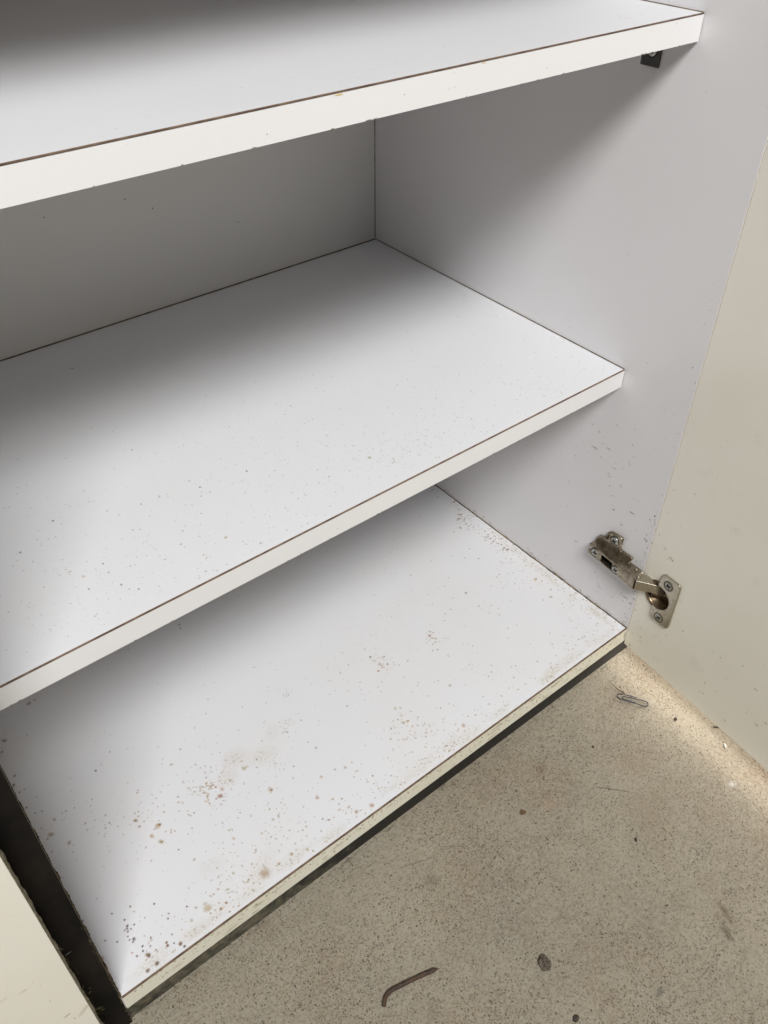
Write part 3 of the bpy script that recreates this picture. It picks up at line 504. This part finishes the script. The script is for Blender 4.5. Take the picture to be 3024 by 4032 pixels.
# steel shelf supports screwed to the right panel (one shows under the upper shelf)
def cross(bm, c, u, v, nrm, L, w, h0, h1, mi):
    for d1, d2 in ((u, v), (v, u)):
        A = [c + d1 * a + d2 * b_ for a, b_ in ((-L, -w), (L, -w), (L, w), (-L, w))]
        prism(bm, [(p.dot(u), p.dot(v)) for p in A], h0, h1, lambda a, b_, k: u * a + v * b_ + nrm * (c.dot(nrm) + k), mi)
def screw_mesh(name, parent, c, nrm, u, R, ang=0.3, deep=0.0, dome=0.0011):
    v = nrm.cross(u).normalized(); bm = bmesh.new()
    prof = [(R, -0.0010), (R, 0.0002), (R * 0.9, dome * 0.55), (R * 0.6, dome * 0.9), (0.0001, dome)]
    S = 28; rings = []
    for pr, ph in prof:
        rings.append([bm.verts.new(c + (u * math.cos(t * 2 * math.pi / S) + v * math.sin(t * 2 * math.pi / S)) * pr + nrm * (ph - deep)) for t in range(S)])
    for a, b_ in zip(rings, rings[1:]):
        for i in range(S):
            f = bm.faces.new([a[i], a[(i + 1) % S], b_[(i + 1) % S], b_[i]]); f.smooth = True
    for r0, r1, hh in ((R * 1.01, R * 1.20, 0.00030),):  # flat dark ring, the shade of a countersink put into colour
        A_ = [bm.verts.new(c + (u * math.cos(t * 2 * math.pi / S) + v * math.sin(t * 2 * math.pi / S)) * r0 + nrm * (hh - deep * 0.0)) for t in range(S)]
        B_ = [bm.verts.new(c + (u * math.cos(t * 2 * math.pi / S) + v * math.sin(t * 2 * math.pi / S)) * r1 + nrm * (hh - 0.00012)) for t in range(S)]
        for i in range(S):
            f = bm.faces.new([A_[i], A_[(i + 1) % S], B_[(i + 1) % S], B_[i]]); f.material_index = 1
    u2 = u * math.cos(ang) + v * math.sin(ang); v2 = v * math.cos(ang) - u * math.sin(ang)
    cross(bm, c, u2, v2, nrm, R * 0.60, R * 0.15, dome * 0.4 - deep, dome + 0.00012 - deep, 1)  # raised near-black cross in place of the shaded driver recess
    bmesh.ops.recalc_face_normals(bm, faces=bm.faces)
    return part(name, bm, [M['screw'], M['slot']], parent)
bm = bmesh.new()
box(bm, W - 0.0022, W - 0.0001, 0.0930, 0.1085, 0.5045, 0.5256, 0); box(bm, W - 0.0140, W - 0.0022, 0.0930, 0.1085, 0.5236, 0.5257, 0)
br = part('shelf_bracket', bm, M['rubber'], cab, bevel=0.0006)
screw_mesh('screw', br, Vector((W - 0.0022, 0.1000, 0.5150)), -ex, ey, 0.0040, 0.8)

# ------------------------------------------------------------------ the open door on the right
dd = Vector((math.sin(DA), -math.cos(DA), 0)); dn = Vector((-math.cos(DA), -math.sin(DA), 0))   # along the door, out of its inner face
P0 = Vector((W, 0, 0))
DF = lambda s, z_, w: P0 + dd * s + Vector((0, 0, z_)) + dn * w
bm = bmesh.new(); prism(bm, [(0.0012, -0.0228), (0.5750, -0.0228), (0.5750, 0.7600), (0.0012, 0.7600)], -0.0170, 0.0, DF, 0)
door = part('cabinet_door', bm, [M['cream'], M['stain']]); door['label'] = 'open cream door hinged at the right'
CUP = (0.0235, 0.0680)
bmc = bmesh.new(); prism(bmc, [(CUP[0] + 0.0172 * math.cos(t * math.pi / 24), CUP[1] + 0.0172 * math.sin(t * math.pi / 24)) for t in range(48)], -0.0125, 0.004, DF, 0)
cutter = link('cutter', bmc, M['wood'], None, offset=BASE)
bo = door.modifiers.new('cup_hole', 'BOOLEAN'); bo.object = cutter; bo.operation = 'DIFFERENCE'; bo.solver = 'EXACT'
cutter.location = BASE
bpy.context.view_layer.update()
dg = bpy.context.evaluated_depsgraph_get()
newme = bpy.data.meshes.new_from_object(door.evaluated_get(dg)); door.modifiers.clear(); old = door.data; door.data = newme
bpy.data.objects.remove(cutter)
bm = bmesh.new(); bm.from_mesh(door.data)
dm = [q[:6] + (q[6] * 0.7,) for q in spots(D1 + D2, PX * 0.9, rng)]
for _ in range(50):
    r = rng.uniform(0.0003, 0.0010); dm.append((abs(rng.gauss(0.012, 0.02)) + 0.003, rng.uniform(-0.018, 0.20), r * 1.3, r, rng.uniform(0, 3), rng.choice([(0.40, 0.34, 0.20), (0.5, 0.36, 0.2), (0.3, 0.26, 0.18)]), rng.uniform(0.1, 0.4)))
for _ in range(40):
    r = rng.uniform(0.003, 0.010); dm.append((rng.uniform(0.02, 0.3), rng.uniform(-0.01, 0.3), r * 1.5, r, rng.uniform(0, 3), (0.66, 0.60, 0.44), rng.uniform(0.03, 0.07)))
off = Vector(BASE)
add_marks(bm, dm, lambda a, b_, w: DF(a, b_, w) - off, 1)
bm.to_mesh(door.data); bm.free()
# frayed raw edge of the door bottom corner
# ------------------------------------------------------------------ concealed hinge
PF = lambda a, b_, w: Vector((W - w, a, b_))        # a = depth y, b = height z, w = distance from panel
ZC0, ZC1 = 0.0827, 0.0697
bm = bmesh.new()
plate = [(0.0580, 0.0600), (0.0580, 0.0855), (0.0545, 0.0915), (0.0490, 0.0920), (0.0452, 0.0945), (0.0445, 0.1015), (0.0425, 0.1045), (0.0300, 0.1055), (0.0280, 0.1040), (0.0284, 0.0975), (0.0290, 0.0925), (0.0262, 0.0905), (0.0140, 0.0905), (0.0130, 0.0890), (0.0150, 0.0840), (0.0150, 0.0620)]
prism(bm, plate, 0.0002, 0.0030, PF, 0)
hinge = part('hinge', bm, M['nickel'], cab, bevel=0.0011, segs=3)
# raised rim round the plate's upper wing
bm = bmesh.new()
rim = [(0.0450, 0.0935), (0.0446, 0.1012), (0.0424, 0.1042), (0.0302, 0.1052), (0.0281, 0.1036), (0.0285, 0.0975), (0.0290, 0.0925), (0.0255, 0.0905)]
for i, (a, b_) in enumerate(rim):
    pass
def tube(bm, pts, rad, S=10, mi=0, cap=True, radii=None):
    rings = []; n_ = len(pts)
    prevu = None
    for i, p in enumerate(pts):
        t = (pts[min(i + 1, n_ - 1)] - pts[max(i - 1, 0)]).normalized()
        u = t.orthogonal().normalized() if prevu is None else (prevu - t * prevu.dot(t)).normalized()
        prevu = u; v = t.cross(u); R = radii[i] if radii else rad
        rings.append([bm.verts.new(p + (u * math.cos(k * 2 * math.pi / S) + v * math.sin(k * 2 * math.pi / S)) * R) for k in range(S)])
    for a, b_ in zip(rings, rings[1:]):
        for k in range(S):
            f = bm.faces.new([a[k], a[(k + 1) % S], b_[(k + 1) % S], b_[k]]); f.smooth = True; f.material_index = mi
    if cap:
        bm.faces.new(rings[0][::-1]).material_index = mi; bm.faces.new(rings[-1]).material_index = mi
tube(bm, [PF(a, b_, 0.0034) for a, b_ in rim], 0.0012, 10)
part('plate_rim', bm, M['nickel'], hinge)
# hinge arm: a channel, outer web and two side walls, the upper one with a rounded nose
bm = bmesh.new()
hb, hf = 0.0105, 0.0164
web = 0.0013
def armface(y): return hb + (hf - hb) * (0.0580 - y) / 0.0604
yb, yf = 0.0580, -0.0024
zt, zb = ZC0, ZC1
# web as pieces round the slot, with the notch at its back end
slot = (0.0265, 0.0412); zs0, zs1 = zb + 0.0014, zt - 0.0026
def webpiece(y0, y1, z0, z1):
    vs = []
    for w_ in (0, 1):
        for (y, z_) in ((y0, z0), (y1, z0), (y1, z1), (y0, z1)):
            vs.append(bm.verts.new(PF(y, z_, armface(y) - (web if w_ == 0 else 0))))
    for f in ((0, 1, 2, 3), (7, 6, 5, 4), (0, 4, 5, 1), (1, 5, 6, 2), (2, 6, 7, 3), (3, 7, 4, 0)): bm.faces.new([vs[i] for i in f])
webpiece(yf, slot[0], zb, zt); webpiece(slot[0], slot[1], zs1, zt); webpiece(slot[0], slot[1], zb, zs0)
webpiece(slot[1], 0.0530, zb, zt); webpiece(0.0530, yb + 0.0006, zb + 0.0090, zt); webpiece(0.0530, yb + 0.0006, zb, zb + 0.0052)
side = [(yb, 0.0004), (yb, armface(yb) - 0.0002), (yf, armface(yf) - 0.0002), (-0.0042, 0.0162), (-0.0058, 0.0148), (-0.0060, 0.0120), (-0.0040, 0.0085), (-0.0022, 0.0050), (0.0004, 0.0020), (0.0036, 0.0006), (0.0110, 0.0006)]
for z0 in (zt - 0.0013, zb):
    prism(bm, side, z0 + 0.0001, z0 + 0.0012, lambda a, b_, w: Vector((W - b_, a, w)), 0)
bmesh.ops.recalc_face_normals(bm, faces=bm.faces)
arm = part('hinge_arm', bm, M['nickel'], hinge, bevel=0.0004)
# mounting plate's steel core behind the slot, coloured near-black as the shade inside
bm = bmesh.new(); prism(bm, [(yb - 0.004, zb + 0.0014), (0.004, zb + 0.0014), (0.004, zt - 0.0014), (yb - 0.004, zt - 0.0014)], 0.0030, 0.0062, PF, 0)
part('hinge_core', bm, M['slot'], hinge)
# rivets on the side wall
bm = bmesh.new()
for (y, h_) in ((0.0053, 0.0046), (-0.0022, 0.0110)):
    c = Vector((W - h_, y, zt)); S = 16; rings = []
    for pr, ph in ((0.0017, -0.0004), (0.0016, 0.0004), (0.0010, 0.0009), (0.0001, 0.0010)):
        rings.append([bm.verts.new(c + Vector((math.cos(t * 2 * math.pi / S) * pr, math.sin(t * 2 * math.pi / S) * pr, ph))) for t in range(S)])
    for a, b_ in zip(rings, rings[1:]):
        for i in range(S): f = bm.faces.new([a[i], a[(i + 1) % S], b_[(i + 1) % S], b_[i]]); f.smooth = True
part('rivet', bm, M['nickel2'], hinge)
# screws: on the wing, two on the arm, two on the cup plate
screw_mesh('screw', hinge, Vector((W - 0.0030, 0.0362, 0.0970)), -ex, ey, 0.0045, 0.5, -0.0004)
tl = Vector((-1, -(hf - hb) / 0.0604, 0)).normalized(); ty = Vector((-(hf - hb) / 0.0604, 1, 0)).normalized()
for y, z_, R, a in ((0.0492, 0.0762, 0.0046, 0.2), (0.0212, 0.0756, 0.0042, 0.6)):
    screw_mesh('screw', hinge, Vector((W - armface(y) - 0.0002, y, z_ + 0.0002)), tl, ty, R, a, 0.0003, 0.0009)
# cup plate with the round opening
TH = 0.0024
arc = [(CUP[0] + 0.0136 * math.cos(t), CUP[1] + 0.0136 * math.sin(t)) for t in [math.radians(104 - i * 208 / 22) for i in range(23)]]
pl = [(0.0215, 0.0945), (0.0222, 0.0970), (0.0245, 0.0985), (0.0410, 0.0988), (0.0430, 0.0975), (0.0438, 0.0945), (0.0438, 0.0440), (0.0430, 0.0410), (0.0405, 0.0395), (0.0245, 0.0395), (0.0222, 0.0408), (0.0215, 0.0435)] + arc[::-1]
bm = bmesh.new(); fs = prism(bm, pl, 0.0001, TH, DF, 0)
bmesh.ops.triangulate(bm, faces=fs[:2])
cp = part('cup_plate', bm, M['nickel2'], hinge, bevel=0.0007, segs=3)
# the cup: rim ring, wall and floor
bm = bmesh.new(); S = 56; rings = []
for pr, ph in ((0.0172, 0.0002), (0.0171, 0.0010), (0.0160, 0.0012), (0.0142, 0.0009), (0.0136, -0.0004), (0.0128, -0.0090), (0.0100, -0.0110), (0.0001, -0.0112)):
    rings.append([bm.verts.new(DF(CUP[0] + pr * math.cos(t * 2 * math.pi / S), CUP[1] + pr * math.sin(t * 2 * math.pi / S), ph)) for t in range(S)])
for a, b_ in zip(rings, rings[1:]):
    for i in range(S): f = bm.faces.new([a[i], a[(i + 1) % S], b_[(i + 1) % S], b_[i]]); f.smooth = True
part('hinge_cup', bm, M['cup'], hinge)
screw_mesh('screw', hinge, DF(0.0312, 0.0893, TH), dn, dd, 0.0044, 0.5, 0.0004, 0.0008)
screw_mesh('screw', hinge, DF(0.0312, 0.0461, TH), dn, dd, 0.0044, 0.9, 0.0004, 0.0008)
# link from arm to cup: a folded channel
bm = bmesh.new()
A1 = Vector((W - 0.0172, -0.0045, 0)); A2 = Vector((W - 0.0050, -0.0190, 0)); A3 = Vector((W + 0.0035, -0.0250, 0))
B1_ = Vector((W - 0.0050, 0.0010, 0)); B2_ = Vector((W + 0.0010, -0.0105, 0)); B3_ = Vector((W + 0.0050, -0.0170, 0))
def zlev(p, t): return Vector((p.x, p.y, t))
rows = [(A1, 0.0830, 0.0706), (A2, 0.0806, 0.0700), (A3, 0.0770, 0.0640)]
rowsB = [(B1_, 0.0830, 0.0706), (B2_, 0.0806, 0.0700), (B3_, 0.0770, 0.0640)]
va_ = [[bm.verts.new(zlev(p, a)), bm.verts.new(zlev(p, b_))] for p, a, b_ in rows]
vb_ = [[bm.verts.new(zlev(p, a)), bm.verts.new(zlev(p, b_))] for p, a, b_ in rowsB]
for i in range(2):
    bm.faces.new([va_[i][0], va_[i + 1][0], va_[i + 1][1], va_[i][1]])
    bm.faces.new([va_[i][0], vb_[i][0], vb_[i + 1][0], va_[i + 1][0]])
    bm.faces.new([va_[i][1], va_[i + 1][1], vb_[i + 1][1], vb_[i][1]])
    bm.faces.new([vb_[i][0], vb_[i][1], vb_[i + 1][1], vb_[i + 1][0]])
bm.faces.new([va_[0][0], va_[0][1], vb_[0][1], vb_[0][0]]); bm.faces.new([va_[2][0], vb_[2][0], vb_[2][1], va_[2][1]])
bmesh.ops.recalc_face_normals(bm, faces=bm.faces)
part('hinge_link', bm, M['nickel2'], hinge, bevel=0.0006, segs=3)
# curled inner leaf in the cup
bm = bmesh.new()
pts = []
for i in range(9):
    t = i / 8; pts.append((0.0150 + 0.019 * t, -0.0005 - 0.0075 * math.sin(t * 2.2)))
for (s0, w0), (s1, w1) in zip(pts, pts[1:]):
    f = bm.faces.new([bm.verts.new(DF(s0, 0.0590, w0)), bm.verts.new(DF(s1, 0.0590, w1)), bm.verts.new(DF(s1, 0.0705, w1)), bm.verts.new(DF(s0, 0.0705, w0))])
bmesh.ops.remove_doubles(bm, verts=bm.verts, dist=1e-5)
o = part('cup_leaf', bm, M['cup'], hinge, smooth=True); so = o.modifiers.new('t', 'SOLIDIFY'); so.thickness = 0.0012

# ------------------------------------------------------------------ small things on the floor
def smooth_path(pts, k=6):
    out = []
    P = [pts[0]] + pts + [pts[-1]]
    for i in range(1, len(P) - 2):
        for j in range(k):
            t = j / k; a, b_, c, d = P[i - 1], P[i], P[i + 1], P[i + 2]
            out.append(0.5 * ((2 * b_) + (c - a) * t + (2 * a - 5 * b_ + 4 * c - d) * t * t + (3 * b_ - a - 3 * c + d) * t ** 3))
    out.append(pts[-1]); return out
# bent nail
npts = [(0.2018, -0.1149), (0.1973, -0.1130), (0.1816, -0.1084), (0.1677, -0.1050), (0.1632, -0.1041), (0.1597, -0.1042), (0.1565, -0.1055), (0.1523, -0.1092)]
c0 = Vector((0.17, -0.108, FL))
path = smooth_path([Vector((x, y, FL + 0.0018)) - c0 for x, y in npts], 5)
L = len(path); rad = []
for i in range(L):
    rad.append(0.0017 if i > 5 else (0.0003 + 0.0014 * i / 5))
bm = bmesh.new(); tube(bm, path, 0.0017, 14, radii=rad)
nail = link('bent_nail', bm, M['nail']); nail.location = c0
tag(nail, 'rusty brown bent nail lying on the concrete with its point to the right', 'nail')
# paper clip: three parallel runs joined by bends, lying on the floor
c0 = Vector((0.5245, -0.0450, FL))
A = Vector((0.5160, -0.0325)); Bv = Vector((0.5318, -0.0588)); ax = (Bv - A).normalized(); nx = Vector((ax.y, -ax.x)); Lc = (Bv - A).length
def P2(s, w): return A + ax * s + nx * w
R = 0.0033
def bend(cs, cw, r, a0, a1, k=8): return [P2(cs + r * math.cos(a0 + (a1 - a0) * i / k), cw + r * math.sin(a0 + (a1 - a0) * i / k)) for i in range(k + 1)]
h = math.pi / 2
pp = [P2(Lc * 0.30, R)] + bend(Lc - R, 0, R, h, -h) + bend(R, 0.0, R, -h, -3 * h, 8)[:9]
pp = [P2(Lc * 0.22, -R)] + bend(Lc - R, 0, R, -h, h) + bend(R * 0.9, 0.0003, R * 0.9, h, 3 * h) + bend(Lc * 0.80, -0.0002, R * 0.72, -h, h)[1:] + [P2(Lc * 0.42, 0.0018)]
pp = bend(Lc * 0.24, 0.0, R * 0.70, 2.2 * h, 3 * h, 4)[::1][:0] + [P2(Lc * 0.60, 0.0016), P2(Lc * 0.30, 0.0019)] + bend(Lc * 0.24, 0.0002, 0.0020, h, 3 * h) + [P2(Lc * 0.5, -0.0024)] + bend(Lc - R, 0, R, -h, h) + [P2(Lc * 0.5, R * 0.97)] + bend(R, 0.0, R, h, 3 * h, 10) + [P2(Lc * 0.40, -0.0040), P2(Lc * 0.62, -0.0042)]
bm = bmesh.new(); tube(bm, [Vector((q.x, q.y, FL + 0.0009 + (0.0006 if i > 20 else 0))) - c0 for i, q in enumerate(pp)], 0.00052, 8)
clip = link('paper_clip', bm, M['wire']); clip.location = c0
tag(clip, 'grey wire paper clip on the concrete near the open door', 'paper clip')
# lump of dried mud
def lump(name, loc, rx, ry, rz, rot, mat, label, cat, seed, rough=0.25, group=None):
    bm = bmesh.new(); bmesh.ops.create_icosphere(bm, subdivisions=5, radius=1.0)
    for v in bm.verts:
        k = 1 + rough * noise.noise(v.co * 1.7 + Vector((seed, 0, 0))) + rough * 0.45 * noise.noise(v.co * 4 + Vector((0, seed, 0))) + rough * 0.3 * noise.noise(v.co * 11 + Vector((seed, seed, 0)))
        v.co = Vector((v.co.x * rx * k, v.co.y * ry * k, max(-0.2, v.co.z) * rz * k))
    o = link(name, bm, mat, smooth=True); o.location = (loc[0], loc[1], FL + 0.2 * rz); o.rotation_euler = (0, 0, rot)
    tag(o, label, cat, group); return o
lump('mud_lump', (0.2700, -0.1635), 0.0062, 0.0048, 0.0034, 1.2, M['pebble'], 'round brown lump of dried mud right of the bent nail', 'mud lump', 3.0, 0.35)
# dry leaf scrap: a small folded flake
bm = bmesh.new()
q = [(-0.003, 0.002, 0.0006), (0.0, 0.0026, 0.0022), (0.0022, 0.0006, 0.0012), (0.002, -0.0018, 0.0006), (-0.0008, -0.0022, 0.0020), (-0.003, -0.0006, 0.0004)]
cv = bm.verts.new((0, 0, 0.0026)); vs = [bm.verts.new(p) for p in q]
for i in range(6): bm.faces.new([cv, vs[i], vs[(i + 1) % 6]])
o = link('leaf_scrap', bm, M['leaf']); o.location = (0.3496, -0.0632, FL); so = o.modifiers.new('t', 'SOLIDIFY'); so.thickness = 0.0004
tag(o, 'tiny curled brown scrap of dry leaf on open concrete', 'leaf scrap')
# dry stalk touching the clip
bm = bmesh.new(); sp = smooth_path([Vector((x, y, FL + 0.0008)) - Vector((0.5235, -0.027, FL)) for x, y in [(0.5241, -0.0160), (0.5230, -0.0254), (0.5233, -0.0309), (0.5246, -0.0352)]], 5)
tube(bm, sp, 0.0005, 8, radii=[0.00025 + 0.0005 * (i / len(sp)) for i in range(len(sp))])
o = link('dry_stalk', bm, M['leaf']); o.location = (0.5235, -0.027, FL); tag(o, 'thin brown dry stalk beside the paper clip', 'stalk')
lump('grit_grain', (0.5396, -0.0864), 0.0020, 0.0014, 0.0012, 0.4, M['grit'], 'black grit grain below the paper clip, nearest the open door', 'grit', 5.0)
lump('grit_grain', (0.4513, -0.0564), 0.0014, 0.0010, 0.0009, 1.2, M['grit'], 'small dark grit grain left of and below the paper clip', 'grit', 6.0)
lump('grit_grain', (0.2597, -0.2051), 0.0028, 0.0022, 0.0014, 0.2, M['grit'], 'black grit grain at the bottom edge below the mud lump', 'grit', 7.0)
lump('grit_grain', (0.4080, -0.1425), 0.0020, 0.0012, 0.0009, 0.9, M['grit'], 'dark oval grit grain up and right of the mud lump', 'grit', 8.0)
lump('paint_flake', (0.5516, -0.1345), 0.0024, 0.0009, 0.0006, 0.9, M['flake'], 'tiny white paint flake near the door bottom', 'paint flake', 9.0)
o = lump('wood_splinter', (0.5628, -0.1168), 0.0028, 0.0007, 0.0007, -0.8, M['grit'], 'dark splinter lying at the bottom edge of the open door', 'splinter', 10.0)
